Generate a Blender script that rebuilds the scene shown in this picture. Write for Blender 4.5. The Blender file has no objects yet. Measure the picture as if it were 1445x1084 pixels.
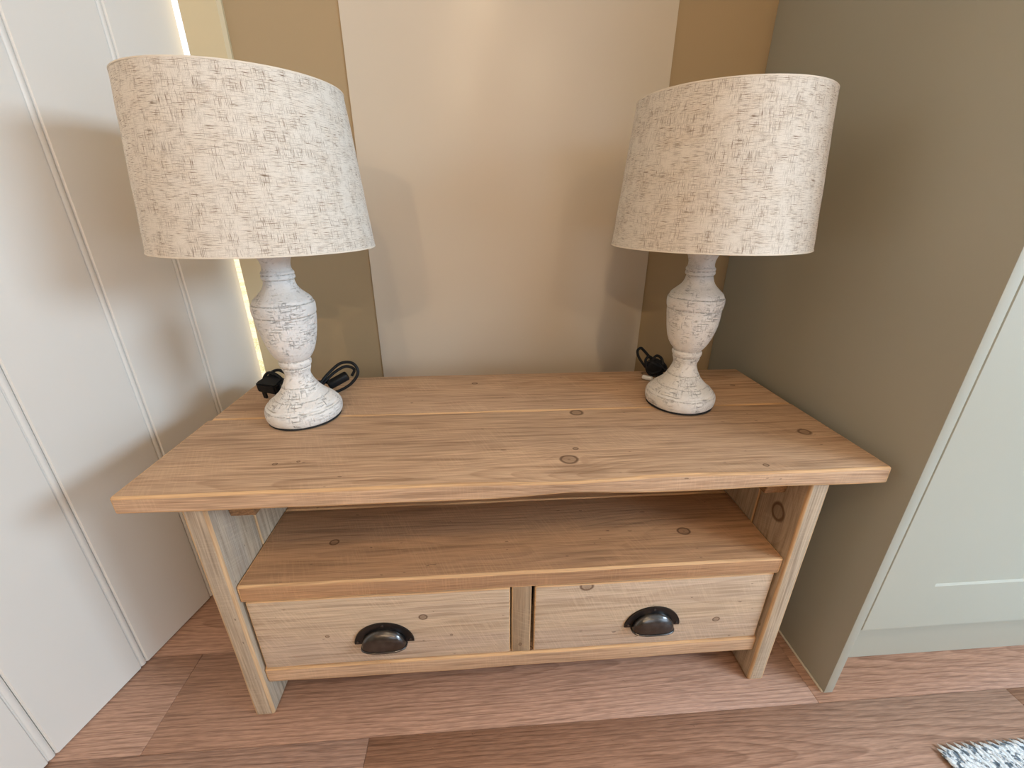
import bpy, bmesh, math, random
from mathutils import Vector, Matrix, noise as mnoise
S = bpy.context.scene
COL = S.collection
PI = math.pi
R = math.radians

# ------------------------------------------------------------------ camera
cam = bpy.data.cameras.new('camera')
cam.sensor_width = 36.0
cam.lens = 596.007 / 1445 * 36.0
cam.clip_start = 0.02
co = bpy.data.objects.new('camera', cam); COL.objects.link(co)
YAW, PITCH, ROLL = 0.071, 0.3955, 0.0032
F = Vector((math.sin(YAW) * math.cos(PITCH), math.cos(YAW) * math.cos(PITCH), -math.sin(PITCH)))
RT = Vector((math.cos(YAW), -math.sin(YAW), 0)); UP = RT.cross(F)
r2 = RT * math.cos(ROLL) + UP * math.sin(ROLL); u2 = -RT * math.sin(ROLL) + UP * math.cos(ROLL)
m = Matrix((r2, u2, -F)).transposed().to_4x4(); m.translation = Vector((0.5428, -0.5344, 0.9214))
co.matrix_world = m
S.camera = co

# ------------------------------------------------------------------ sky, sun, lights, exposure
S.view_settings.view_transform = 'Standard'
S.view_settings.look = 'None'
S.view_settings.gamma = 1.0
S.view_settings.use_curve_mapping = False
S.view_settings.exposure = -0.2
w = bpy.data.worlds.new('world'); S.world = w; w.use_nodes = True
w.node_tree.nodes['Background'].inputs['Color'].default_value = (0.86, 0.92, 1.0, 1)
w.node_tree.nodes['Background'].inputs['Strength'].default_value = 1.6

def light(name, kind, loc, energy, color, target=None, **kw):
    l = bpy.data.lights.new(name, kind); l.energy = energy; l.color = color
    for k, v in kw.items(): setattr(l, k, v)
    o = bpy.data.objects.new(name, l); COL.objects.link(o); o.location = loc
    if target is not None:
        o.rotation_euler = (Vector(target) - Vector(loc)).to_track_quat('-Z', 'Y').to_euler()
    return o
# garden sun on the far side of the back wall (lights only the ground seen through the door gap)
light('sun', 'SUN', (0, 5, 5), 5.0, (1.0, 0.95, 0.85), target=(4.0, 2.6, 0), angle=R(0.6))
# daylight of the glazed openings in the right-hand wall and behind the camera
light('window_daylight', 'AREA', (2.86, -1.12, 1.50), 60, (0.60, 0.80, 1.0), target=(0.0, -0.4, 0.7),
      shape='RECTANGLE', size=0.85, size_y=0.5)
light('window_daylight_far', 'AREA', (2.86, -2.45, 1.05), 27, (0.56, 0.77, 1.0), target=(0.3, 0.0, 0.5),
      shape='RECTANGLE', size=1.3, size_y=1.5)
light('rear_window_daylight', 'AREA', (1.2, -3.86, 1.35), 5, (0.86, 0.93, 1.0), target=(1.2, 0, 1.1),
      shape='RECTANGLE', size=1.6, size_y=1.1)
# warm ceiling downlights
for x, y, e in ((0.44, -1.15, 20), (-0.08, -3.1, 46), (1.28, -3.1, 34)):
    light('ceiling_downlight_bulb', 'POINT', (x, y, 2.19), e, (1.0, 0.75, 0.49), shadow_soft_size=0.02)

# ------------------------------------------------------------------ node helpers
class NT:
    def __init__(s, name):
        s.m = bpy.data.materials.new(name); s.m.use_nodes = True
        s.t = s.m.node_tree; s.n = s.t.nodes; s.l = s.t.links
        s.b = s.n['Principled BSDF']
    def set(s, sock, v):
        if hasattr(v, 'links'): s.l.new(v, sock)
        elif v is not None:
            if isinstance(v, (tuple, list)) and len(v) == 3 and sock.type == 'RGBA': v = (*v, 1)
            sock.default_value = v
    def math(s, op, a, b=None, c=None, clamp=False):
        n = s.n.new('ShaderNodeMath'); n.operation = op; n.use_clamp = clamp
        for i, v in enumerate((a, b, c)):
            if v is not None: s.set(n.inputs[i], v)
        return n.outputs[0]
    def comb(s, x, y, z):
        n = s.n.new('ShaderNodeCombineXYZ')
        for i, v in enumerate((x, y, z)): s.set(n.inputs[i], v)
        return n.outputs[0]
    def sep(s, v):
        n = s.n.new('ShaderNodeSeparateXYZ'); s.l.new(v, n.inputs[0]); return n.outputs
    def coord(s, which='Object'):
        return s.n.new('ShaderNodeTexCoord').outputs[which]
    def mapping(s, v, scale=(1, 1, 1), loc=(0, 0, 0), rot=(0, 0, 0)):
        n = s.n.new('ShaderNodeMapping'); s.l.new(v, n.inputs[0])
        n.inputs['Scale'].default_value = scale; n.inputs['Location'].default_value = loc
        n.inputs['Rotation'].default_value = rot; return n.outputs[0]
    def noise(s, v, scale=5, detail=2, rough=0.5, dist=0.0):
        n = s.n.new('ShaderNodeTexNoise'); s.l.new(v, n.inputs['Vector'])
        n.inputs['Scale'].default_value = scale; n.inputs['Detail'].default_value = detail
        n.inputs['Roughness'].default_value = rough; n.inputs['Distortion'].default_value = dist
        return n.outputs['Fac']
    def ramp(s, v, lo, hi, a=0.0, b=1.0):
        n = s.n.new('ShaderNodeMapRange'); s.set(n.inputs[0], v); n.interpolation_type = 'SMOOTHSTEP'
        for i, q in enumerate((lo, hi, a, b)): n.inputs[i + 1].default_value = q
        return n.outputs[0]
    def mix(s, f, a, b, mode='MIX'):
        n = s.n.new('ShaderNodeMix'); n.data_type = 'RGBA'; n.blend_type = mode
        s.set(n.inputs[0], f); s.set(n.inputs[6], a); s.set(n.inputs[7], b); return n.outputs[2]
    def bump(s, h, strength=0.3, dist=0.001):
        n = s.n.new('ShaderNodeBump'); n.inputs['Strength'].default_value = strength
        n.inputs['Distance'].default_value = dist; s.l.new(h, n.inputs['Height'])
        s.l.new(n.outputs[0], s.b.inputs['Normal'])
    def out(s, color=None, rough=None, metal=None, spec=None):
        if color is not None: s.set(s.b.inputs['Base Color'], color)
        if rough is not None: s.set(s.b.inputs['Roughness'], rough)
        if metal is not None: s.set(s.b.inputs['Metallic'], metal)
        if spec is not None: s.set(s.b.inputs['Specular IOR Level'], spec)
        return s.m

def lin(r, g, b):
    f = lambda c: (c / 255 / 12.92) if c <= 10 else ((c / 255 + 0.055) / 1.055) ** 2.4
    return (f(r), f(g), f(b))

def paint(name, col, rough=0.5, grain=260, strength=0.12, var=0.03, spec=0.4):
    t = NT(name); P = t.coord()
    n = t.noise(P, grain, 2, 0.6); v = t.noise(P, 2.3, 2)
    c = t.mix(t.ramp(v, 0.3, 0.7), tuple(x * (1 - var) for x in col), tuple(min(1, x * (1 + var)) for x in col))
    t.bump(n, strength, 0.0006)
    return t.out(c, rough, spec=spec)

def plain(name, col, rough=0.5, metal=0.0, spec=0.5):
    t = NT(name); n = t.noise(t.coord(), 60, 2)
    c = t.mix(n, tuple(x * 0.85 for x in col), tuple(min(1, x * 1.1) for x in col))
    return t.out(c, rough, metal, spec)

def wood(name, axes='xyz', seed=0, early=lin(205, 172, 132), late=lin(160, 124, 88), grey=lin(172, 150, 126),
         knots=(), centre=(0, 0, 0), pith=(0.03, -0.09), ring=0.0065, contrast=0.5, saw=0.25, greyness=0.4,
         rough=0.62, wander=0.02, specks=0.6, fs=1.0, tilt=0.0, fsc=1.0):
    """Solid wood: growth rings about a pith line, fibres along the first axis, knots that push the grain aside."""
    t = NT(name); o = t.sep(t.coord()); ix = {'x': 0, 'y': 1, 'z': 2}
    u, a, b = (o[ix[c]] for c in axes)
    ku, ka, kb = (centre[ix[c]] for c in axes)
    rnd = random.Random(seed); off = (rnd.uniform(-9, 9), rnd.uniform(-9, 9), rnd.uniform(-9, 9))
    P = t.comb(t.math('ADD', u, off[0]), t.math('ADD', a, off[1]), t.math('ADD', b, off[2]))
    # slow wander of the rings along the board
    n1 = t.noise(t.mapping(P, (1.6, 7, 7)), 1.0, 2, 0.5)
    n2 = t.noise(t.mapping(P, (9, 30, 30)), 1.0, 2, 0.5)
    warp = t.math('ADD', t.math('MULTIPLY', t.math('SUBTRACT', n1, 0.5), wander * 2),
                  t.math('MULTIPLY', t.math('SUBTRACT', n2, 0.5), wander * 0.16))
    aw = a; kmask = None; kring = None
    for (x, y, rr) in knots:
        du = t.math('MULTIPLY', t.math('SUBTRACT', u, x - ku), 0.42)
        da = t.math('SUBTRACT', a, y - ka)
        d2 = t.math('ADD', t.math('MULTIPLY', du, du), t.math('MULTIPLY', da, da))
        Rb = rr * 1.5
        fac = t.math('DIVIDE', Rb * Rb, t.math('MAXIMUM', d2, Rb * Rb))
        aw = t.math('SUBTRACT', aw, t.math('MULTIPLY', da, t.math('MULTIPLY', fac, 0.95)))
        du2 = t.math('MULTIPLY', t.math('SUBTRACT', u, x - ku), 0.8)
        d = t.math('SQRT', t.math('ADD', t.math('MULTIPLY', du2, du2), t.math('MULTIPLY', da, da)))
        d = t.math('ADD', d, t.math('MULTIPLY', t.math('SUBTRACT', n2, 0.5), rr * 1.1))
        q = t.math('DIVIDE', d, rr)
        core = t.ramp(q, 0.75, 1.1, 1.0, 0.0)
        rim = t.math('MULTIPLY', t.ramp(q, 0.6, 0.85), t.ramp(q, 0.95, 1.25, 1.0, 0.0))
        mm = t.math('MAXIMUM', t.math('MULTIPLY', core, 0.5), rim)
        cdot = t.ramp(q, 0.0, 0.3, 0.75, 0.0)
        mm = t.math('MAXIMUM', mm, cdot)
        kmask = mm if kmask is None else t.math('MAXIMUM', kmask, mm)
    A = t.math('ADD', aw, pith[0]); B = t.math('ADD', t.math('MULTIPLY_ADD', u, tilt, b), pith[1])
    rad = t.math('ADD', t.math('SQRT', t.math('ADD', t.math('MULTIPLY', A, A), t.math('MULTIPLY', B, B))), warp)
    ph = t.math('FRACT', t.math('DIVIDE', rad, ring))
    rg = t.math('POWER', ph, 2.2)
    rg = t.math('MULTIPLY', rg, t.ramp(ph, 0.9, 1.0, 1.0, 0.0))
    big = t.noise(t.mapping(P, (1.2, 14, 14)), 1.0, 3, 0.6)
    fib = t.noise(t.mapping(P, (14 * fsc, 520, 520)), 1.0, 2, 0.6)
    fib2 = t.noise(t.mapping(P, (5 * fsc, 130 * fsc, 130 * fsc)), 1.0, 2, 0.6)
    c = t.mix(t.math('MULTIPLY', rg, t.ramp(big, 0.25, 0.7, contrast * (0.35 if greyness > 0 else 0.75), contrast)), early, late)
    c = t.mix(t.math('MULTIPLY', t.ramp(big, 0.42, 0.66), greyness), c, grey)
    c = t.mix(t.ramp(fib, 0.3, 0.7, 0.30 * fs, 0.0), c, tuple(x * 0.45 for x in late))
    c = t.mix(t.ramp(fib2, 0.48, 0.70, 0.0, 0.42 * fs), c, tuple(x * 0.62 for x in late))
    # faint saw marks crossing the grain on a slant
    sp = t.mapping(t.mapping(P, rot=(0, 0, R(-24))), (420, 22, 22))
    sw = t.noise(sp, 1.0, 2, 0.5)
    swm = t.math('MULTIPLY', t.ramp(sw, 0.48, 0.62), t.ramp(t.noise(P, 11, 2), 0.40, 0.65))
    c = t.mix(t.math('MULTIPLY', swm, saw * 0.40), c, tuple(min(1, x * 1.22) for x in early))
    # nicks and dents
    dn = t.noise(t.mapping(P, (55, 130, 130)), 1.0, 1, 0.4)
    dm = t.ramp(dn, 0.765, 0.80)
    c = t.mix(t.math('MULTIPLY', dm, specks), c, tuple(x * 0.35 for x in late))
    if kmask is not None:
        c = t.mix(t.math('MULTIPLY', kmask, 0.82), c, lin(84, 54, 32))
    h = t.math('ADD', t.math('MULTIPLY', fib, 0.5), t.math('MULTIPLY', rg, 0.5))
    h = t.math('SUBTRACT', h, t.math('MULTIPLY', dm, 1.6))
    h = t.math('ADD', h, t.math('MULTIPLY', sw, 0.8 * saw))
    t.bump(h, 0.35, 0.0011)
    return t.out(c, rough, spec=0.3)

# ------------------------------------------------------------------ mesh helpers
def link(name, me, parent=None, mats=(), loc=(0, 0, 0)):
    o = bpy.data.objects.new(name, me); COL.objects.link(o); o.location = loc
    for mt in mats: me.materials.append(mt)
    if parent is not None: o.parent = parent
    return o
def empty(name, loc, label, cat, group=None, rz=0):
    o = bpy.data.objects.new(name, None); COL.objects.link(o); o.location = loc; o.rotation_euler.z = rz
    o.empty_display_size = 0.05
    o['label'] = label; o['category'] = cat
    if group: o['group'] = group
    return o
def smooth(me, ang=40):
    for p in me.polygons: p.use_smooth = True
    me.set_sharp_from_angle(angle=R(ang))
def from_bm(bm, ang=40, sm=True):
    me = bpy.data.meshes.new('mesh'); bmesh.ops.recalc_face_normals(bm, faces=bm.faces)
    bm.to_mesh(me); bm.free()
    if sm: smooth(me, ang)
    return me
def vadd(a, b): return (a[0] + b[0], a[1] + b[1], a[2] + b[2])
def box_bm(x0, x1, y0, y1, z0, z1, bevel=0.0, seg=2, cuts=None, edge_mat=0, warp=None, inset=None):
    """Box centred on its own middle; cuts = (axis, n); warp(v, dims) moves vertices before the bevel."""
    bm = bmesh.new(); bmesh.ops.create_cube(bm, size=1.0)
    c = Vector(((x0 + x1) / 2, (y0 + y1) / 2, (z0 + z1) / 2)); d = Vector((x1 - x0, y1 - y0, z1 - z0))
    for v in bm.verts: v.co = Vector((v.co.x * d.x, v.co.y * d.y, v.co.z * d.z))
    if cuts:
        ax, n = cuts
        nrm = Vector((0, 0, 0)); nrm[ax] = 1
        for i in range(1, n):
            p = Vector((0, 0, 0)); p[ax] = -d[ax] / 2 + d[ax] * i / n
            bmesh.ops.bisect_plane(bm, geom=bm.verts[:] + bm.edges[:] + bm.faces[:], plane_co=p, plane_no=nrm)
    if warp:
        for v in bm.verts: warp(v, c, d)
    if bevel:
        bm.normal_update()
        es = [e for e in bm.edges if len(e.link_faces) == 2 and e.calc_face_angle(0) > R(60)]
        bmesh.ops.bevel(bm, geom=es, offset=bevel, segments=seg, affect='EDGES', profile=0.5,
                        material=edge_mat, clamp_overlap=True)
    return bm, c
def box(name, x0, x1, y0, y1, z0, z1, mats, parent=None, bevel=0.0, seg=2, pl=(0, 0, 0), ang=40, **kw):
    bm, c = box_bm(x0, x1, y0, y1, z0, z1, bevel, seg, **kw)
    me = from_bm(bm, ang)
    return link(name, me, parent, mats, (c.x - pl[0], c.y - pl[1], c.z - pl[2]))
def struct(o): o['kind'] = 'structure'; return o
def wobble(axis, amp, seed, freq=6.0, edges=None):
    """Hand-worn long edges: every long edge wanders a little by itself."""
    oth = [i for i in range(3) if i != axis]
    def f(v, c, d):
        k = (1 if v.co[oth[0]] > 0 else 0) + (2 if v.co[oth[1]] > 0 else 0)
        for j, i in enumerate(oth):
            n = mnoise.noise(Vector((v.co[axis] * freq + seed * 3.1, k * 7.7 + j * 13.3, seed)))
            if i == 2 and v.co[i] > 0: n = -abs(n) * 0.5
            v.co[i] += n * amp
    return f
def tube(pts, rad, seg=10, closed=False, caps=True):
    bm = bmesh.new(); n = len(pts); P = [Vector(p) for p in pts]; rings = []; up = Vector((0.13, 0.2, 1)).normalized()
    prev = None
    for i, p in enumerate(P):
        a = P[(i - 1) % n] if (closed or i) else P[0]; b = P[(i + 1) % n] if (closed or i < n - 1) else P[-1]
        t = (b - a).normalized()
        nrm = (up if prev is None else prev); nrm = (nrm - t * nrm.dot(t)).normalized(); prev = nrm; bi = t.cross(nrm)
        rr = rad[i] if isinstance(rad, (list, tuple)) else rad
        rings.append([bm.verts.new(p + (nrm * math.cos(2 * PI * k / seg) + bi * math.sin(2 * PI * k / seg)) * rr) for k in range(seg)])
    m_ = n if closed else n - 1
    for i in range(m_):
        A, B = rings[i], rings[(i + 1) % n]
        for k in range(seg): bm.faces.new((A[k], A[(k + 1) % seg], B[(k + 1) % seg], B[k]))
    if not closed and caps: bm.faces.new(rings[0]); bm.faces.new(rings[-1])
    return bm
def spline(ctrl, n=12):
    P = [Vector(p) for p in ctrl]; out = []
    for i in range(len(P) - 1):
        p0 = P[max(i - 1, 0)]; p1 = P[i]; p2 = P[i + 1]; p3 = P[min(i + 2, len(P) - 1)]
        for k in range(n):
            t = k / n
            out.append(0.5 * ((2 * p1) + (p2 - p0) * t + (2 * p0 - 5 * p1 + 4 * p2 - p3) * t * t + (3 * p1 - p0 - 3 * p2 + p3) * t ** 3))
    out.append(P[-1]); return out
def lathe(prof, seg=64, wob=0.0, seed=0, uv=False, close=False):
    bm = bmesh.new(); rings = []
    uvl = bm.loops.layers.uv.new('UVMap') if uv else None
    for j, (r, z) in enumerate(prof):
        rg = []
        for k in range(seg):
            a = 2 * PI * k / seg
            rr = r + (mnoise.noise(Vector((math.cos(a) * 1.7, math.sin(a) * 1.7, z * 25 + seed))) * wob if r > 0.004 else 0)
            rg.append(bm.verts.new((rr * math.cos(a), rr * math.sin(a), z)))
        rings.append(rg)
    rmax = max(p[0] for p in prof); L = 0.0
    nn = len(prof) if close else len(prof) - 1
    for j in range(nn):
        A, B = rings[j], rings[(j + 1) % len(prof)]
        p, q = prof[j], prof[(j + 1) % len(prof)]
        dl = math.hypot(p[0] - q[0], p[1] - q[1])
        for k in range(seg):
            f = bm.faces.new((A[k], A[(k + 1) % seg], B[(k + 1) % seg], B[k]))
            if uv:
                for lp, (kk, l) in zip(f.loops, ((k, L), (k + 1, L), (k + 1, L + dl), (k, L + dl))):
                    lp[uvl].uv = (2 * PI * kk / seg * rmax, l)
        L += dl
    if not close:
        if prof[0][0] > 0.0005: bm.faces.new(rings[0][::-1])
        if prof[-1][0] > 0.0005: bm.faces.new(rings[-1])
    return bm
def prism(poly, z0, z1):
    """Vertical prism over a 2-D outline."""
    bm = bmesh.new(); n = len(poly)
    a = [bm.verts.new((x, y, z0)) for x, y in poly]; b = [bm.verts.new((x, y, z1)) for x, y in poly]
    for i in range(n): bm.faces.new((a[i], a[(i + 1) % n], b[(i + 1) % n], b[i]))
    bm.faces.new(a[::-1]); bm.faces.new(b)
    return bm

# ------------------------------------------------------------------ materials of the setting
M_door = paint('cream_door_paint', lin(226, 220, 210), 0.42, 300, 0.10, 0.015)
M_wall = paint('tan_wall_paint', lin(172, 149, 114), 0.7, 330, 0.20, 0.02)
M_casing = paint('beige_casing_paint', lin(210, 193, 156), 0.5, 300, 0.10, 0.02)
M_panel = paint('cream_panel_laminate', lin(216, 204, 186), 0.30, 420, 0.05, 0.012)
M_sage = paint('sage_cabinet_paint', lin(172, 171, 157), 0.5, 420, 0.10, 0.015)
M_ceil = paint('ceiling_paint', lin(205, 198, 186), 0.8)
M_room = paint('room_wall_paint', lin(160, 144, 120), 0.8)
M_dark = plain('dark_gap', (0.02, 0.018, 0.015), 0.9)
M_bead = paint('sealant', lin(214, 205, 188), 0.4)

def outdoor_mat():
    t = NT('dry_garden_ground'); P = t.coord()
    n = t.noise(P, 3.5, 4, 0.6); f = t.noise(P, 60, 3, 0.6)
    c = t.mix(t.ramp(n, 0.42, 0.6), lin(214, 190, 150), lin(150, 150, 84))
    c = t.mix(t.ramp(f, 0.35, 0.7), c, lin(228, 205, 176))
    t.bump(f, 0.5, 0.02); return t.out(c, 0.95)

# ------------------------------------------------------------------ setting: ground, floor, walls, ceiling
gr = struct(box('ground', -9, 9, 0.66, 14, -0.32, -0.22, [outdoor_mat()]))
CEIL = 2.25
floor = struct(box('floor', -1.6, 2.95, -4.0, 0.75, -0.05, -0.0045, [M_dark]))
def floor_wood(name, seed, tint=1.0, knots=(), centre=(0, 0, 0), pith=(0.0, -0.035)):
    sc = lambda c: tuple(x * tint for x in c)
    return wood(name, 'xyz', seed, sc(lin(194, 154, 130)), sc(lin(130, 92, 72)), sc(lin(176, 142, 122)), knots=knots,
                centre=centre, pith=pith, ring=0.0075, contrast=0.6, saw=0.0, greyness=0.0, rough=0.5, wander=0.024, specks=0.0, fs=1.1, tilt=0.045, fsc=2.3)
FLOORING = floor_wood('oak_vinyl', 15, 1.0, pith=(0.02, -0.03))
PW, PL = 0.19, 1.30
shared = {}
rnd = random.Random(5)
def floor_plank(x0, x1, y0, y1, mat, flip=0):
    key = (round(x1 - x0, 3), round(y1 - y0, 3), mat.name)
    if key in shared:
        o = bpy.data.objects.new('plank', shared[key]); COL.objects.link(o)
        o.location = ((x0 + x1) / 2, (y0 + y1) / 2, -0.00225)
    else:
        o = box('plank', x0 + .0003, x1 - .0003, y0 + .0003, y1 - .0003, -0.0045, 0.0, [mat], bevel=0.0005, seg=1, ang=60)
        shared[key] = o.data
    if flip: o.rotation_euler.z = PI
    o.parent = floor; o.matrix_parent_inverse = floor.matrix_world.inverted()
    fl = floor.location
    o.matrix_parent_inverse = Matrix.Translation(-Vector(fl))
    return o
for i in range(-20, 4):
    y0 = -0.04 + PW * i; y1 = y0 + PW
    if y1 > 0.75: y1 = 0.75
    if y0 < -4.0: continue
    off = {-1: 0.311, 0: -0.098, 1: 0.55}.get(i, rnd.uniform(0, PL))
    x = off - PL * 4
    k = 0
    while x < 2.95:
        a, b = max(x, -1.6), min(x + PL, 2.95)
        k += 1
        if b - a > 0.03: floor_plank(a, b, y0, y1, FLOORING, flip=k % 2)
        x += PL

YB = 0.629
# back wall, with the door opening to the left of x = -0.067
wb = struct(box('wall_back', -0.055, 2.95, YB, YB + 0.14, 0.0, CEIL, [M_wall]))
struct(box('wall_far_left', -1.7, -0.98, YB, YB + 0.14, 0.0, CEIL, [M_room]))
cl = struct(box('ceiling', -1.75, 3.05, -4.1, YB + 0.14, CEIL, CEIL + 0.1, [M_ceil]))
# casing of the doorway: flat board with a bevelled inner edge
bmc = prism([(-0.067, YB + 0.12), (-0.067, 0.615), (0.009, 0.615), (0.0155, 0.6215), (0.0155, YB - 0.0002), (-0.054, YB - 0.0002), (-0.054, YB + 0.12)], 0.0, CEIL - 0.002)
tr = struct(link('trim_1', from_bm(bmc, 30), None, [M_casing]))

# grooved door leaf standing ajar (direction U, plane passing just left of the bench)
A0 = Vector((-0.2393, 0, 0)); DU = Vector((math.cos(1.3294), math.sin(1.3294), 0)); DN = Vector((DU.y, -DU.x, 0))  # DN faces the room
DROT = math.atan2(DU.y, DU.x)
S0, S1 = -0.37, 0.6454
def leaf_box(name, s0, s1, d0, d1, z0, z1, mats, bevel=0.0):
    bm, c = box_bm(s0, s1, d0, d1, z0, z1, bevel)
    o = link(name, from_bm(bm), None, mats)
    mid = A0 + DU * c.x - DN * c.y
    o.location = (mid.x, mid.y, c.z); o.rotation_euler.z = DROT
    return o
# local x along the leaf, local y away from the room (local +y = -DN)
door = struct(leaf_box('door_1', S0, S1, 0.0125, 0.044, 0.002, 2.08, [M_door], 0.001))
joints = [S0, -0.2015, -0.0303, 0.1414, 0.3215, 0.4893, S1]
def board_outline(a, b, last):
    # flat face, then at the far end a shallow groove and a round bead that meets the next board
    w = b - a; dep = 0.0
    pts = [(-w / 2, 0.0125), (-w / 2, 0.0035), (-w / 2 + 0.0025, 0.0)]
    if not last:
        e = w / 2
        pts += [(e - 0.0145, 0.0), (e - 0.0125, 0.0030), (e - 0.0110, 0.0030)]
        for k in range(1, 6):
            t_ = PI * k / 6
            pts.append((e - 0.006 - 0.005 * math.cos(t_), 0.0030 - 0.0026 * math.sin(t_)))
        pts += [(e - 0.0008, 0.0035), (e - 0.0008, 0.0125)]
    else:
        pts += [(w / 2 - 0.001, 0.0), (w / 2, 0.001), (w / 2, 0.0125)]
    return pts
dinv = Matrix.Translation(-door.location) 
for i in range(len(joints) - 1):
    a, b = joints[i], joints[i + 1]
    me = from_bm(prism(board_outline(a, b, i == len(joints) - 2), 0.004, 2.08), 25)
    o = link('board', me, door, [M_door])
    lx = (a + b) / 2 - (S0 + S1) / 2
    o.location = (lx, -(0.0125 + 0.044) / 2, -door.location.z)
struct(leaf_box('wall_left', -4.3, S0 - 0.004, 0.0, 0.1, 0.0, CEIL, [M_room]))
struct(leaf_box('wall_over_door', S0 - 0.004, S1 + 0.04, 0.0, 0.06, 2.084, CEIL, [M_room]))

# tall cream board on the back wall
pn = box('wall_panel', 0.2535, 0.9941, YB - 0.0045, YB - 0.0003, 0.03, 2.2, [M_panel], bevel=0.001)
pn['label'] = 'tall smooth cream board fixed on the tan back wall behind the bench'; pn['category'] = 'wall panel'

# right and rear walls with the glazed openings that light the room
def wall_with_hole(name, axis, pos, thick, a0, a1, z1, h, mats):
    o = bpy.data.meshes.new('mesh'); bm = bmesh.new()
    def bx(p0, p1, q0, q1):
        if axis == 'x': d = ((pos, pos + thick), (p0, p1))
        else: d = ((p0, p1), (pos, pos + thick))
        vs = [bm.verts.new((x, y, z)) for x in d[0] for y in d[1] for z in (q0, q1)]
        for f in ((0, 1, 3, 2), (4, 6, 7, 5), (0, 4, 5, 1), (2, 3, 7, 6), (0, 2, 6, 4), (1, 5, 7, 3)): bm.faces.new([vs[k] for k in f])
    b0, b1, c0, c1 = h
    bx(a0, b0, 0, z1); bx(b1, a1, 0, z1); bx(b0, b1, 0, c0); bx(b0, b1, c1, z1)
    return struct(link(name, from_bm(bm, sm=False), None, mats))
wall_with_hole('wall_right', 'x', 2.88, 0.12, -4.1, YB + 0.1, CEIL, (-3.15, -0.65, 0.25, 1.9), [M_room])
wall_with_hole('wall_front', 'y', -4.0, 0.12, -1.75, 2.9, CEIL, (0.35, 2.05, 0.75, 1.95), [M_room])

# ------------------------------------------------------------------ tall cabinet on the right
XB, XB2, YC = 1.2242, 1.2428, -0.0236
cab = empty('tall_cabinet', (1.85, 0.3, 0.0), 'tall sage green kitchen cabinet with a shaker door at the right edge', 'cabinet')
CP = (1.85, 0.3, 0.0)
box('end_panel', XB, XB2, YC, YB - 0.0005, 0.0015, 2.12, [M_sage], cab, bevel=0.0008, pl=CP)
box('sealant_bead', XB - 0.0035, XB, YC + 0.002, YB - 0.001, 0.0, 0.004, [M_bead], cab, bevel=0.001, pl=CP)
box('carcass', XB2 + 0.0002, 2.45, -0.003, YB - 0.001, 0.182, 2.12, [M_sage], cab, pl=CP)
box('plinth', XB2 + 0.0002, 2.45, 0.044, 0.06, 0.001, 0.181, [M_sage], cab, pl=CP)
def shaker(x0, x1, z0, z1, yf, st=0.105, rec=0.004, th=0.019):
    bm = bmesh.new()
    f = 0.0012
    def ring(a, y): return [bm.verts.new((x, y, z)) for x, z in ((x0 + a, z0 + a), (x1 - a, z0 + a), (x1 - a, z1 - a), (x0 + a, z1 - a))]
    lv = [ring(0, yf + th), ring(0, yf + f), ring(f, yf), ring(st, yf), ring(st + 0.0025, yf + rec), ]
    for A, B in zip(lv, lv[1:]):
        for k in range(4): bm.faces.new((A[k], A[(k + 1) % 4], B[(k + 1) % 4], B[k]))
    bm.faces.new(lv[-1]); bm.faces.new(lv[0][::-1])
    c = Vector(((x0 + x1) / 2, yf + th / 2, (z0 + z1) / 2))
    for v in bm.verts: v.co -= c
    return bm, c
for x0, x1 in ((XB2 + 0.0025, 1.842), (1.845, 2.44)):
    bm, c = shaker(x0, x1, 0.183, 2.11, YC + 0.0005)
    link('door', from_bm(bm, 20), cab, [M_sage], (c.x - CP[0], c.y - CP[1], c.z))

# ------------------------------------------------------------------ bench
BP = (0.6, 0.23, 0.0)
bench = empty('tv_bench', BP, 'low reclaimed pine bench with an open shelf, two drawers and cup pulls', 'tv bench')
H, T = 0.5354, 0.0312
edge = wood('sanded_edge', 'xyz', 40, lin(224, 182, 134), lin(180, 130, 86), lin(200, 164, 124), contrast=0.5, greyness=0.2, saw=0.0, specks=0.2)
edge_z = wood('sanded_edge_upright', 'zxy', 41, lin(216, 180, 136), lin(170, 128, 88), lin(190, 160, 128), contrast=0.5, greyness=0.35, saw=0.0, specks=0.2)
def wplank(name, x0, x1, y0, y1, z0, z1, seed, axes='xyz', parent=bench, pl=BP, bevel=0.004, knots=(), n=44, amp=0.0016, em=None, warp=None, label=None, freq=6.0, **kw):
    c = ((x0 + x1) / 2, (y0 + y1) / 2, (z0 + z1) / 2)
    mat = wood('pine_%d' % seed, axes, seed, knots=knots, centre=c, **kw)
    ax = 'xyz'.index(axes[0]); wf = wobble(ax, amp, seed, freq)
    def wp(v, c_, d):
        wf(v, c_, d)
        if warp: warp(v, c_, d)
    o = box(name, x0, x1, y0, y1, z0, z1, [mat, em or edge], parent, bevel=bevel, seg=3, pl=pl, cuts=(ax, n), edge_mat=1, warp=wp, ang=35)
    if label: o['label'] = label
    return o
def front_warp(v, c, d):
    x = v.co.x + c.x
    g = lambda m, s: math.exp(-((x - m) / s) ** 2)
    if v.co.y < 0:
        if v.co.z > 0:
            v.co.y += -0.004 * g(0.67, 0.09) + 0.004 * g(0.84, 0.07); v.co.z += -0.0025 * g(0.67, 0.09)
        else:
            v.co.z += 0.0045 * g(0.68, 0.07); v.co.y += 0.003 * g(0.68, 0.07)
TOPC = dict(early=lin(214, 178, 144), late=lin(156, 116, 84), grey=lin(186, 156, 128))
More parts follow.
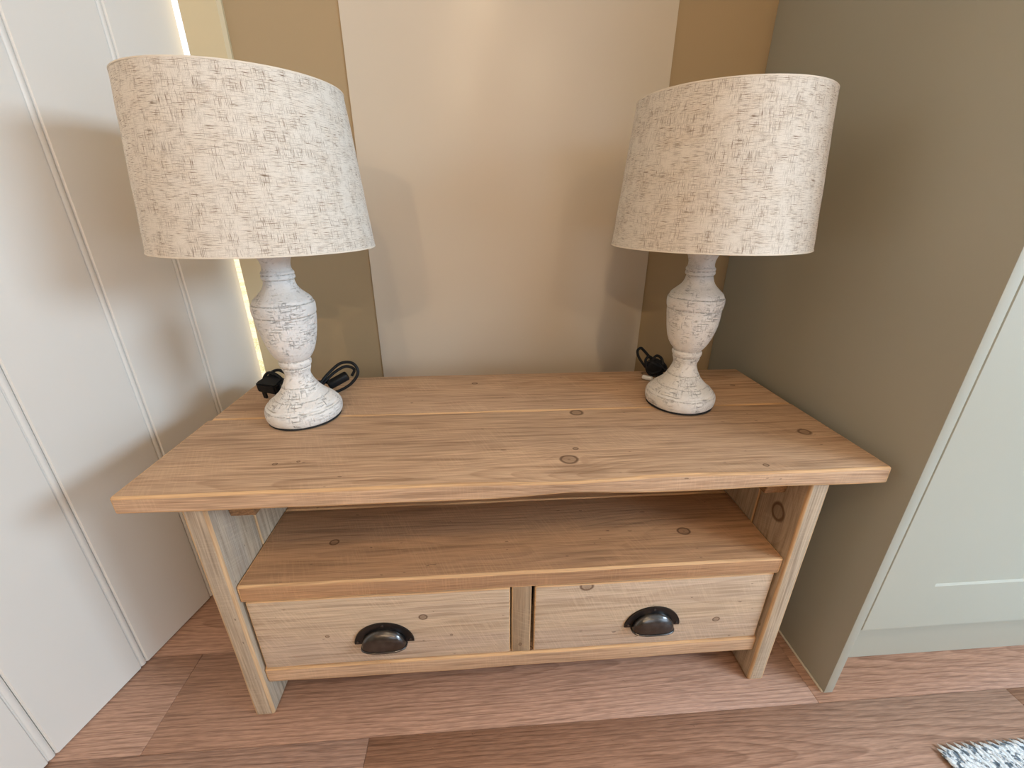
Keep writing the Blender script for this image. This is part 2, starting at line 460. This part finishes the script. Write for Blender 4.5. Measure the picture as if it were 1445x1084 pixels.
wplank('top_plank', 0.0, 1.2, 0.0, 0.2435, H - T, H, 1, knots=((0.681, 0.060, 0.011), (0.729, 0.229, 0.011), (1.14, 0.123, 0.011), (0.699, 0.093, 0.004), (0.998, 0.02, 0.004), (0.20, 0.075, 0.004), (0.235, 0.08, 0.003)),
       pith=(0.10, -0.04), n=90, warp=front_warp, ring=0.0062, contrast=0.7, wander=0.035, tilt=0.03, fs=1.3, saw=0.3, **TOPC)
wplank('top_plank', 0.004, 1.2, 0.2445, 0.4576, H - T - 0.0006, H - 0.0006, 2, knots=((0.52, 0.40, 0.006), (0.955, 0.437, 0.011), (1.13, 0.35, 0.004)),
       pith=(-0.04, -0.06), n=90, ring=0.007, contrast=0.7, wander=0.035, tilt=-0.03, fs=1.3, saw=0.4, **TOPC)
# side panels, three upright boards each
SX = {'l': (0.0814, 0.1165), 'r': (1.0825, 1.116)}
SIDEC = dict(early=lin(196, 176, 150), late=lin(140, 116, 92), grey=lin(178, 166, 150))
for key, sd in (('l', 10), ('r', 20)):
    x0, x1 = SX[key]
    kn = ((0.40, 0.062, 0.016),) if key == 'r' else ()
    for j, (a, b) in enumerate(((0.0123, 0.1198), (0.1206, 0.315), (0.3158, 0.447))):
        wplank('side_board', x0, x1, a, b, 0.0005, H - T - 0.001, sd + j, axes='zyx', bevel=0.0045 if j == 0 else 0.0025, n=26, amp=0.0012 if j == 0 else 0.0004,
               em=edge_z, knots=kn if j == 0 else (), ring=0.0055, contrast=0.6, greyness=0.75, pith=(0.05, 0.08), saw=0.45, **SIDEC)
XL, XR = 0.1168, 1.0822
# shelf
SHC = dict(early=lin(194, 150, 110), late=lin(132, 94, 66), grey=lin(160, 128, 102))
wplank('shelf_plank', XL, XR, 0.0195, 0.2150, 0.2941, 0.3310, 30, knots=((0.93, 0.100, 0.009), (0.25, 0.116, 0.007)), n=60, ring=0.006, contrast=0.5, saw=0.5, **SHC)
wplank('shelf_plank', XL, XR, 0.2155, 0.4460, 0.2941, 0.3308, 31, n=60, ring=0.006, contrast=0.5, saw=0.4, **SHC)
# bottom board under the drawers
wplank('bottom_plank', XL, XR, 0.0215, 0.2200, 0.0808, 0.1190, 33, n=60, ring=0.006, contrast=0.7, knots=((0.62, 0.03, 0.005),), **TOPC)
wplank('bottom_plank', XL, XR, 0.2206, 0.4450, 0.0808, 0.1190, 34, n=30, **TOPC)
# divider between the drawers
wplank('divider', 0.5834, 0.6195, 0.0240, 0.44, 0.1195, 0.2935, 36, axes='zxy', bevel=0.002, n=10, em=edge_z, greyness=0.7, early=lin(176, 150, 120), late=lin(118, 92, 68), grey=lin(150, 132, 110), saw=0.8, knots=((0.14, 0.60, 0.003),))
# boards closing the back
for a, b, sd in ((0.1195, 0.3000, 37), (0.3008, 0.5025, 38)):
    wplank('back_board', 0.0822, 1.1155, 0.4472, 0.4570, a, b, sd, bevel=0.001, n=16, amp=0.0004, em=edge, **SHC)
# battens under the top and under the bottom board
def batten(x0, x1, y0, y1, z0, z1, seed):
    bm, c = box_bm(x0, x1, y0, y1, z0, z1)
    for v in bm.verts:
        if v.co.z < 0 and v.co.y < 0: v.co.y += 0.010
    bmesh.ops.bevel(bm, geom=bm.edges[:], offset=0.0015, segments=1, affect='EDGES')
    link('batten', from_bm(bm), bench, [wood('batten_%d' % seed, 'yxz', seed, early=lin(158, 120, 84), late=lin(96, 66, 42), grey=lin(120, 94, 70), contrast=0.8)],
         (c.x - BP[0], c.y - BP[1], c.z))
batten(XL, 0.158, 0.050, 0.42, 0.446, H - T - 0.001, 50)
batten(1.042, XR, 0.050, 0.42, 0.446, H - T - 0.001, 51)
batten(XL, 0.150, 0.026, 0.42, 0.066, 0.0803, 52)
batten(1.048, XR, 0.026, 0.42, 0.066, 0.0803, 53)

# cup pulls
def metal_mat():
    t = NT('blackened_iron'); P = t.coord(); n = t.noise(P, 90, 3, 0.6); n2 = t.noise(P, 900, 2)
    c = t.mix(t.ramp(n, 0.35, 0.7), (0.105, 0.10, 0.098), (0.135, 0.13, 0.125))
    t.bump(n2, 0.05, 0.0003)
    return t.out(c, t.ramp(n, 0.3, 0.7, 0.22, 0.26), 0.95)
M_iron = metal_mat()
M_ironblack = plain('black_iron_plate', (0.045, 0.042, 0.041), 0.32, 0.85)
def cup_mesh(wx=0.0405, h=0.0360, dep=0.0185):
    # quarter of a squarish ellipsoid, open underneath, with a short straight skirt at the lip
    bm = bmesh.new(); nu, nv = 40, 20; g = []
    pw = lambda a, e: math.copysign(abs(a) ** e, a)
    for i in range(-1, nv + 1):
        v = max(i, 0) / nv * PI / 2; row = []
        for j in range(nu + 1):
            th = PI * j / nu; k = max(math.cos(v), 0.0) ** 0.88
            row.append(bm.verts.new((wx * k * pw(math.cos(th), 0.72), -dep * k * max(math.sin(th), 0) ** 0.55, h * math.sin(v) ** 0.95 - (0.0020 if i < 0 else 0))))
        g.append(row)
    for A, B in zip(g, g[1:]):
        for j in range(nu): bm.faces.new((A[j], A[j + 1], B[j + 1], B[j]))
    bmesh.ops.remove_doubles(bm, verts=bm.verts, dist=1e-5)
    return from_bm(bm, 70)
def plate_mesh(rx=0.0545, rz=0.050, th=0.003):
    bm = bmesh.new(); n = 40
    out = [(rx, 0)] + [(rx * math.cos(PI * k / n), rz * math.sin(PI * k / n)) for k in range(1, n)] + [(-rx, 0)]
    # lower edge steps up to the cup between the two ears
    inn = [(-rx + 0.020, 0.0), (-0.034, 0.004), (0.034, 0.004), (rx - 0.020, 0.0)]
    poly = out + inn
    f = [bm.verts.new((x, 0, z)) for x, z in poly]; b = [bm.verts.new((x, -th, z)) for x, z in poly]
    m_ = len(poly)
    for i in range(m_): bm.faces.new((f[i], f[(i + 1) % m_], b[(i + 1) % m_], b[i]))
    bm.faces.new(f[::-1]); fb = bm.faces.new(b)
    bmesh.ops.bevel(bm, geom=[e for e in fb.edges], offset=0.0009, segments=2, affect='EDGES')
    return from_bm(bm, 30)
cup_me = cup_mesh(); plate_me = plate_mesh()
rim_pts = []
for j in range(37):
    th = PI * j / 36; cx = math.cos(th); sx = math.sin(th)
    rim_pts.append((0.0405 * (abs(cx) ** 0.72) * (1 if cx >= 0 else -1), -0.0185 * (max(sx, 0) ** 0.55), -0.0020))
rim_me = from_bm(tube(rim_pts, 0.0020, 8), 60)
screw_bm = lathe([(0.0001, 0.0), (0.0030, 0.0), (0.0026, 0.0012), (0.0001, 0.0017)], 12)
bmesh.ops.rotate(screw_bm, verts=screw_bm.verts, matrix=Matrix.Rotation(PI / 2, 3, 'X'))
screw_me = from_bm(screw_bm, 30)
for me_, mt in ((cup_me, M_iron), (plate_me, M_ironblack), (rim_me, M_iron), (screw_me, M_iron)): me_.materials.append(mt)
def pull(parent, px, py, pz, ppos):
    p = bpy.data.objects.new('cup_pull', plate_me); COL.objects.link(p); p.parent = parent
    p.location = (px - ppos[0], py - ppos[1], pz - ppos[2])
    p['label'] = 'blackened iron cup pull with a half-round screw plate'
    for nm, me_, loc in (('cup', cup_me, (0, -0.0022, 0.0)),):
        q = bpy.data.objects.new(nm, me_); COL.objects.link(q); q.parent = p; q.location = loc
        s_ = q.modifiers.new('solid', 'SOLIDIFY'); s_.thickness = 0.0014; s_.offset = -1
    q = bpy.data.objects.new('rim', rim_me); COL.objects.link(q); q.parent = p; q.location = (0, -0.0022, 0.0)
    for x, z in ((-0.0475, 0.0065), (0.0475, 0.0065), (0.0, 0.0445)):
        q = bpy.data.objects.new('screw', screw_me); COL.objects.link(q); q.parent = p; q.location = (x, -0.003, z)
# drawers
DRC = dict(early=lin(208, 184, 156), late=lin(158, 126, 98), grey=lin(200, 178, 158))
M_drawer_in = plain('drawer_side', lin(170, 140, 105), 0.7)
for (x0, x1, hx, sd, kn) in ((0.1215, 0.5805, 0.3465, 60, ((0.421, 0.231, 0.006), (0.245, 0.196, 0.003), (0.47, 0.18, 0.002))),
                             (0.6255, 1.0770, 0.8555, 61, ((0.985, 0.178, 0.0055), (0.72, 0.285, 0.010)))):
    yf = 0.0230
    z0, z1 = 0.1215, 0.2905
    o = wplank('drawer', x0, x1, yf, yf + 0.022, z0, z1, sd, axes='xzy', bevel=0.0022, knots=kn, n=40, amp=0.0010, ring=0.0060, contrast=0.6, saw=0.55, greyness=0.65, pith=(0.02 if sd == 60 else -0.05, -0.10), **DRC)
    oc = ((x0 + x1) / 2, yf + 0.011, (z0 + z1) / 2)
    bx_, c = box_bm(x0 + 0.012, x1 - 0.012, yf + 0.0225, 0.43, z0 + 0.005, z1 - 0.02)
    link('drawer_box', from_bm(bx_), o, [M_drawer_in], (c.x - oc[0], c.y - oc[1], c.z - oc[2]))
    pull(o, hx, yf - 0.0002, 0.1735, oc)

# ------------------------------------------------------------------ lamps
def linen_mat():
    t = NT('slubbed_linen'); uv = t.coord('UV')
    base, dark = lin(228, 219, 205), lin(112, 86, 60)
    w1 = t.noise(t.mapping(uv, (2600, 700, 1)), 1.0, 1); w2 = t.noise(t.mapping(uv, (700, 2600, 1)), 1.0, 1)
    h1 = t.noise(t.mapping(uv, (56, 1450, 1), loc=(3, 7, 0)), 1.0, 2, 0.6)
    v1 = t.noise(t.mapping(uv, (1450, 56, 1), loc=(11, 2, 0)), 1.0, 2, 0.6)
    pa = t.noise(t.mapping(uv, (26, 40, 1)), 1.0, 2, 0.6)
    pb = t.noise(t.mapping(uv, (45, 18, 1), loc=(5, 5, 0)), 1.0, 2, 0.6)
    hm = t.math('MULTIPLY', t.ramp(h1, 0.53, 0.66), t.ramp(pa, 0.30, 0.58, 0.25, 1.0))
    vm = t.math('MULTIPLY', t.ramp(v1, 0.54, 0.66), t.ramp(pb, 0.36, 0.60, 0.10, 1.0))
    sl = t.math('MAXIMUM', hm, vm)
    weave = t.math('MULTIPLY', t.math('ADD', w1, w2), 0.5)
    c = t.mix(t.ramp(weave, 0.40, 0.60, 0.16, 0.0), base, dark)
    c = t.mix(t.ramp(pa, 0.4, 0.75, 0.0, 0.16), c, lin(200, 170, 136))
    c = t.mix(t.math('MULTIPLY', sl, 0.95), c, dark)
    t.bump(t.math('ADD', weave, t.math('MULTIPLY', sl, 0.4)), 0.4, 0.0007)
    t.b.inputs['Sheen Weight'].default_value = 0.15
    return t.out(c, 0.85, spec=0.2)
def white_washed():
    t = NT('whitewashed_turned_wood'); P = t.coord()
    o = t.sep(P)
    ang = t.math('ARCTAN2', o[1], o[0])
    Q = t.comb(t.math('MULTIPLY', ang, 0.05), o[2], 0.0)
    a = t.noise(t.mapping(Q, (60, 420, 1)), 1.0, 3, 0.7)          # fine horizontal turning scratches
    b = t.noise(t.mapping(Q, (340, 60, 1), loc=(4, 1, 0)), 1.0, 3, 0.7)
    p = t.noise(P, 34, 3, 0.6); p2 = t.noise(P, 300, 3, 0.7)
    m1 = t.math('MULTIPLY', t.ramp(a, 0.52, 0.66), t.ramp(p, 0.42, 0.60))
    m2 = t.math('MULTIPLY', t.ramp(b, 0.54, 0.68), t.ramp(p, 0.45, 0.62))
    m3 = t.ramp(p2, 0.64, 0.72, 0, 0.7)
    mk = t.math('MAXIMUM', t.math('MAXIMUM', m1, m2), m3)
    geo = t.n.new('ShaderNodeNewGeometry').outputs['Pointiness']
    cre = t.ramp(geo, 0.44, 0.485, 0.5, 0.0)
    mk = t.math('MAXIMUM', mk, t.math('MULTIPLY', cre, t.ramp(p2, 0.35, 0.6)))
    for zr in (0.0285, 0.0470, 0.0690, 0.1062, 0.1200, 0.2060, 0.2280, 0.2684, 0.2772):
        g_ = t.ramp(t.math('ABSOLUTE', t.math('SUBTRACT', t.math('ADD', o[2], t.math('MULTIPLY', t.math('SUBTRACT', p, 0.5), 0.004)), zr)), 0.0003, 0.0013, 0.75, 0.0)
        mk = t.math('MAXIMUM', mk, t.math('MULTIPLY', g_, t.ramp(p2, 0.38, 0.60)))
    c = t.mix(t.ramp(p, 0.3, 0.7), lin(222, 216, 208), lin(236, 231, 224))
    c = t.mix(t.math('MULTIPLY', mk, 0.55), c, lin(104, 92, 82))
    h = t.math('SUBTRACT', t.math('MULTIPLY', t.noise(P, 120, 4, 0.65), 0.8), mk)
    t.bump(h, 0.8, 0.0018)
    return t.out(c, 0.72, spec=0.3)
M_linen = linen_mat(); M_white = white_washed()
M_lining = plain('shade_lining', lin(236, 226, 208), 0.8)
M_tape = plain('shade_tape', lin(226, 214, 196), 0.8)
M_blk = plain('black_plastic', (0.006, 0.006, 0.007), 0.5, spec=0.25)
M_blkfelt = plain('black_felt', (0.012, 0.011, 0.010), 0.9)
M_brass = plain('lamp_fitting', (0.55, 0.52, 0.48), 0.35, 0.9)
M_clear = plain('milky_plastic', lin(226, 224, 220), 0.3)

PROF = [(0.0655, 0.0035), (0.0675, 0.006), (0.0695, 0.012), (0.0700, 0.020), (0.0690, 0.0265), (0.0665, 0.0310), (0.0640, 0.0325),
        (0.0630, 0.0345), (0.0610, 0.0375), (0.0560, 0.0415), (0.0500, 0.0460), (0.0490, 0.0475), (0.0440, 0.0520), (0.0385, 0.0580),
        (0.0340, 0.0650), (0.0325, 0.0685), (0.0315, 0.0690), (0.0275, 0.0770), (0.0245, 0.0850), (0.0232, 0.0905), (0.0238, 0.0960),
        (0.0255, 0.1010), (0.0262, 0.1045), (0.0252, 0.1060), (0.0268, 0.1080), (0.0285, 0.1120), (0.0286, 0.1160), (0.0272, 0.1190), (0.0268, 0.1210),
        (0.0300, 0.1245), (0.0345, 0.1310), (0.0390, 0.1400), (0.0430, 0.1510), (0.0462, 0.1640), (0.0485, 0.1780), (0.0502, 0.1930), (0.0510, 0.2040), (0.0506, 0.2060), (0.0520, 0.2085),
        (0.0528, 0.2150), (0.0530, 0.2210), (0.0522, 0.2265), (0.0505, 0.2285), (0.0500, 0.2300), (0.0480, 0.2345), (0.0430, 0.2395), (0.0370, 0.2450), (0.0320, 0.2500),
        (0.0282, 0.2560), (0.0260, 0.2620), (0.0250, 0.2665), (0.0246, 0.2680), (0.0268, 0.2705), (0.0272, 0.2740), (0.0262, 0.2765), (0.0268, 0.2785), (0.0266, 0.2815), (0.0245, 0.2840), (0.0235, 0.2880), (0.0236, 0.2940),
        (0.0255, 0.3010), (0.0285, 0.3080), (0.0300, 0.3140), (0.0300, 0.3200), (0.0240, 0.3240), (0.0140, 0.3260), (0.0120, 0.3400)]
def dense(p, n=3):
    q = spline([(a, 0, b) for a, b in p], n); return [(v.x, v.z) for v in q]
ZS, ZE, RB, RTp = 0.8562 - H, 1.0873 - H, 0.1700, 0.1484
def shade_bm():
    n = 24; out = []
    th = 0.0018
    for k in range(n + 1):
        f = k / n; out.append((RB + (RTp - RB) * f, ZS + (ZE - ZS) * f))
    inn = [(r - th, z) for r, z in out[::-1]]
    return lathe(out + inn, 128, 0.0006, 3, uv=True, close=True)
def ring_tape(r, z, hgt):
    hgt *= 0.55; p = [(r + 0.0001, z - hgt / 2), (r + 0.0006, z - hgt / 2 + 0.0004), (r + 0.0006, z + hgt / 2 - 0.0004), (r + 0.0001, z + hgt / 2), (r - 0.0024, z + hgt / 2), (r - 0.0024, z - hgt / 2)]
    return lathe(p, 128, close=True)
def lamp_base_parts(root, seed):
    link('base', from_bm(lathe(dense(PROF, 3), 96, 0.0016, seed), 35), root, [M_white])
    link('felt_pad', from_bm(lathe([(0.0001, 0.0), (0.0650, 0.0), (0.0672, 0.0010), (0.0668, 0.0042), (0.0001, 0.0044)], 64), 30), root, [M_blkfelt])
def lamp_top_parts(root):
    sh = link('lamp_shade', from_bm(shade_bm(), 35), root, [M_linen])
    t1 = link('rim_tape', from_bm(ring_tape(RB, ZS + 0.001, 0.004), 30), sh, [M_tape])
    t2 = link('rim_tape', from_bm(ring_tape(RTp, ZE - 0.001, 0.004), 30), sh, [M_tape])
    fit = link('shade_fitter', from_bm(tube([((RTp - 0.003) * math.cos(a), (RTp - 0.003) * math.sin(a), ZE - 0.012) for a in [2 * PI * k / 48 for k in range(48)]], 0.0015, 6, closed=True), 60), root, [M_brass])
    for k in range(3):
        a = 2 * PI * k / 3 + 0.4
        link('spoke', from_bm(tube([(0.016 * math.cos(a), 0.016 * math.sin(a), 0.402), ((RTp - 0.003) * math.cos(a), (RTp - 0.003) * math.sin(a), ZE - 0.012)], 0.0014, 6), 60), fit, [M_brass])
    link('bulb_holder', from_bm(lathe([(0.0100, 0.335), (0.0150, 0.345), (0.0175, 0.350), (0.0175, 0.400), (0.0150, 0.405)], 32), 30), root, [M_blk])
    link('light_bulb', from_bm(lathe([(0.0130, 0.400), (0.0140, 0.410), (0.0220, 0.430), (0.0290, 0.450), (0.0300, 0.465), (0.0260, 0.482), (0.0150, 0.493), (0.0005, 0.497)], 32), 60), root, [M_clear])

def cable(name, pts, root, rad=0.0033, n=10):
    return link(name, from_bm(tube(spline(pts, n), rad, 8), 60), root, [M_blk])
def rounded_box(w_, d_, h_, bev, mats, name, parent, loc, rot=(0, 0, 0)):
    bm, c = box_bm(-w_ / 2, w_ / 2, -d_ / 2, d_ / 2, -h_ / 2, h_ / 2, bev, 3)
    o = link(name, from_bm(bm, 40), parent, mats, loc); o.rotation_euler = rot; return o

LA, LB = (0.1845, 0.2518), (0.9590, 0.2650)
la = empty('table_lamp', (LA[0], LA[1], H), 'whitewashed turned table lamp with linen drum shade, on the left end of the bench', 'table lamp', 'table lamps on the bench')
lb = empty('table_lamp', (LB[0], LB[1], H), 'whitewashed turned table lamp with linen drum shade, on the right end beside the olive panel', 'table lamp', 'table lamps on the bench')
lb.rotation_euler.z = 0.0
for q, sd in ((la, 2), (lb, 9)):
    lamp_base_parts(q, sd); lamp_top_parts(q)

# left lamp: three-pin plug lying beside the foot, cord bundle, switch and loops behind it (local = world - lamp)
def P3(lamp, x, y, z): return (x - lamp[0], y - lamp[1], z)
def plug(root, loc, rot, cover=True):
    # body: rounded D shape; three flat pins
    bm = prism([(-0.022, -0.020), (0.022, -0.020), (0.024, -0.012), (0.020, 0.012), (0.012, 0.021), (-0.012, 0.021), (-0.020, 0.012), (-0.024, -0.012)], -0.0115, 0.0115)
    bmesh.ops.bevel(bm, geom=bm.edges[:], offset=0.003, segments=2, affect='EDGES', clamp_overlap=True)
    o = link('plug', from_bm(bm, 40), root, [M_blk], loc); o.rotation_euler = rot
    for (x, y, a, b) in ((-0.013, -0.013, 0.0085, 0.0050), (0.010, -0.011, 0.0045, 0.0065), (0.010, 0.011, 0.0045, 0.0065)):
        bm, c = box_bm(x - a / 2, x + a / 2, y - b / 2, y + b / 2, -0.0295, -0.0115, 0.0006, 1)
        link('plug_pin', from_bm(bm), o, [M_blk if x < 0 else M_brass], (c.x, c.y, c.z))
    return o
plug(la, P3(LA, 0.088, 0.336, 0.0345), (R(12), R(6), R(-14)))
cable('cord', [P3(LA, *p) for p in ((0.150, 0.305, 0.012), (0.125, 0.330, 0.028), (0.100, 0.345, 0.050), (0.078, 0.352, 0.055), (0.066, 0.350, 0.040), (0.074, 0.345, 0.020),
      (0.100, 0.350, 0.030), (0.120, 0.345, 0.048), (0.100, 0.358, 0.058), (0.080, 0.362, 0.052), (0.072, 0.360, 0.032), (0.090, 0.355, 0.010), (0.130, 0.345, 0.012), (0.150, 0.35, 0.02), (0.16, 0.33, 0.03),
      (0.130, 0.335, 0.034), (0.105, 0.340, 0.026), (0.112, 0.350, 0.018), (0.145, 0.36, 0.024), (0.175, 0.36, 0.028), (0.20, 0.350, 0.030))], la)
cable('cord_loop', [P3(LA, *p) for p in ((0.185, 0.335, 0.030), (0.205, 0.355, 0.052), (0.228, 0.368, 0.068), (0.252, 0.372, 0.066), (0.262, 0.368, 0.046), (0.248, 0.360, 0.024), (0.222, 0.350, 0.010), (0.200, 0.340, 0.008))], la)
cable('cord_loop', [P3(LA, *p) for p in ((0.190, 0.345, 0.028), (0.212, 0.362, 0.048), (0.235, 0.374, 0.058), (0.252, 0.376, 0.050), (0.246, 0.372, 0.036))], la)
rounded_box(0.046, 0.020, 0.017, 0.005, [M_blk], 'inline_switch', la, P3(LA, 0.222, 0.352, 0.034), (R(10), R(-22), R(25)))
rounded_box(0.020, 0.014, 0.010, 0.003, [M_clear], 'pin_cover', la, P3(LA, 0.108, 0.322, 0.0052), (0, 0, R(-14)))
rounded_box(0.052, 0.030, 0.030, 0.008, [M_blk], 'cord_bundle', la, P3(LA, 0.122, 0.345, 0.026), (R(10), R(4), R(20)))

# right lamp: cord bundle with an upright loop, white pin cover below
q = LB
cable('cord_loop', [P3(q, *p) for p in ((0.968, 0.400, 0.030), (0.945, 0.408, 0.052), (0.930, 0.414, 0.068), (0.922, 0.416, 0.074), (0.914, 0.414, 0.068), (0.918, 0.410, 0.052), (0.934, 0.402, 0.030))], lb)
cable('cord', [P3(q, *p) for p in ((0.985, 0.355, 0.020), (0.975, 0.375, 0.030), (0.960, 0.392, 0.044), (0.945, 0.400, 0.048), (0.934, 0.400, 0.036), (0.944, 0.396, 0.014), (0.966, 0.388, 0.012),
      (0.970, 0.388, 0.034), (0.958, 0.396, 0.050), (0.944, 0.404, 0.042), (0.946, 0.404, 0.020), (0.965, 0.398, 0.010), (0.980, 0.385, 0.018), (0.976, 0.388, 0.038), (0.962, 0.398, 0.046), (0.956, 0.398, 0.020), (0.972, 0.380, 0.008), (0.992, 0.362, 0.014))], lb)
rounded_box(0.038, 0.024, 0.032, 0.007, [M_blk], 'plug', lb, P3(q, 0.955, 0.398, 0.031), (R(8), R(24), R(-18)))
cable('cord_loop', [P3(q, *p) for p in ((0.975, 0.392, 0.012), (0.952, 0.400, 0.046), (0.940, 0.404, 0.056), (0.932, 0.402, 0.044), (0.944, 0.392, 0.018), (0.966, 0.384, 0.030), (0.968, 0.392, 0.052), (0.956, 0.398, 0.060), (0.948, 0.396, 0.044), (0.962, 0.386, 0.014), (0.985, 0.374, 0.022))], lb)
rounded_box(0.026, 0.012, 0.010, 0.004, [M_clear], 'pin_cover', lb, P3(q, 0.938, 0.392, 0.0062), (0, R(4), R(-30)))
cable('cord', [P3(q, *p) for p in ((0.955, 0.390, 0.020), (0.985, 0.378, 0.030), (0.998, 0.35, 0.030), (0.990, 0.320, 0.014))], lb)

# ------------------------------------------------------------------ rug (corner visible at lower right)
def rug_mat():
    t = NT('rug_yarn'); P = t.coord(); o = t.n.new('ShaderNodeObjectInfo')
    n = t.noise(t.mapping(P, (1, 1, 1)), 95, 2, 0.6)
    f = t.noise(t.mapping(P, (500, 500, 500)), 1.0, 2)
    c = t.mix(t.ramp(n, 0.50, 0.62), lin(236, 242, 246), lin(112, 126, 138))
    c = t.mix(t.ramp(f, 0.3, 0.7, 0.2, 0.0), c, lin(70, 78, 88))
    return t.out(c, 0.95, spec=0.1)
M_rug = rug_mat(); M_rugb = plain('rug_backing', lin(60, 60, 62), 0.95)
RX, RY = 1.359, -0.1346
rug = empty('rug', (RX + 0.5, RY - 0.35, 0.0), 'pale blue-grey woven rug, its corner on the floor at bottom right', 'rug')
link_c = (RX + 0.5, RY - 0.35, 0.0)
box('backing', RX + 0.003, RX + 1.0, RY - 0.7, RY - 0.003, 0.0005, 0.006, [M_rugb], rug, pl=link_c, bevel=0.001)
vs, fs = [], []
rr = random.Random(4)
def stitch(x, y, ang, L, wd, h):
    b = len(vs); ca, sa = math.cos(ang), math.sin(ang); z0 = 0.0045
    for (l, wv, z) in ((-L, 0, 0.001), (-L * .5, wd, 0.001), (L * .5, wd, 0.001), (L, 0, 0.001), (L * .5, -wd, 0.001), (-L * .5, -wd, 0.001),
                       (-L * .55, 0, h * .8), (0, wd * .5, h), (0, -wd * .5, h), (L * .55, 0, h * .8)):
        vs.append((x + l * ca - wv * sa, y + l * sa + wv * ca, z0 + z))
    for f in ((0, 1, 6), (1, 7, 6), (1, 2, 7), (2, 9, 7), (2, 3, 9), (3, 4, 9), (4, 8, 9), (4, 5, 8), (5, 6, 8), (5, 0, 6), (6, 7, 8), (7, 9, 8)):
        fs.append(tuple(b + k for k in f))
nx, ny = 125, 70
for i in range(nx):
    for j in range(ny):
        x = (i + 0.5) * 0.008 - 0.5 + rr.uniform(-.0006, .0006); y = 0.35 - (j + 0.5) * 0.010 + rr.uniform(-.0006, .0006)
        stitch(x, y + (0.005 if i % 2 else 0), R(-58 + rr.uniform(-8, 8)), 0.0115, 0.0030, 0.0050 + rr.uniform(-.0006, .0008))
me = bpy.data.meshes.new('mesh'); me.from_pydata(vs, [], fs); smooth(me, 60)
ro = link('yarn_loops', me, rug, [M_rug]); ro['kind'] = 'stuff'
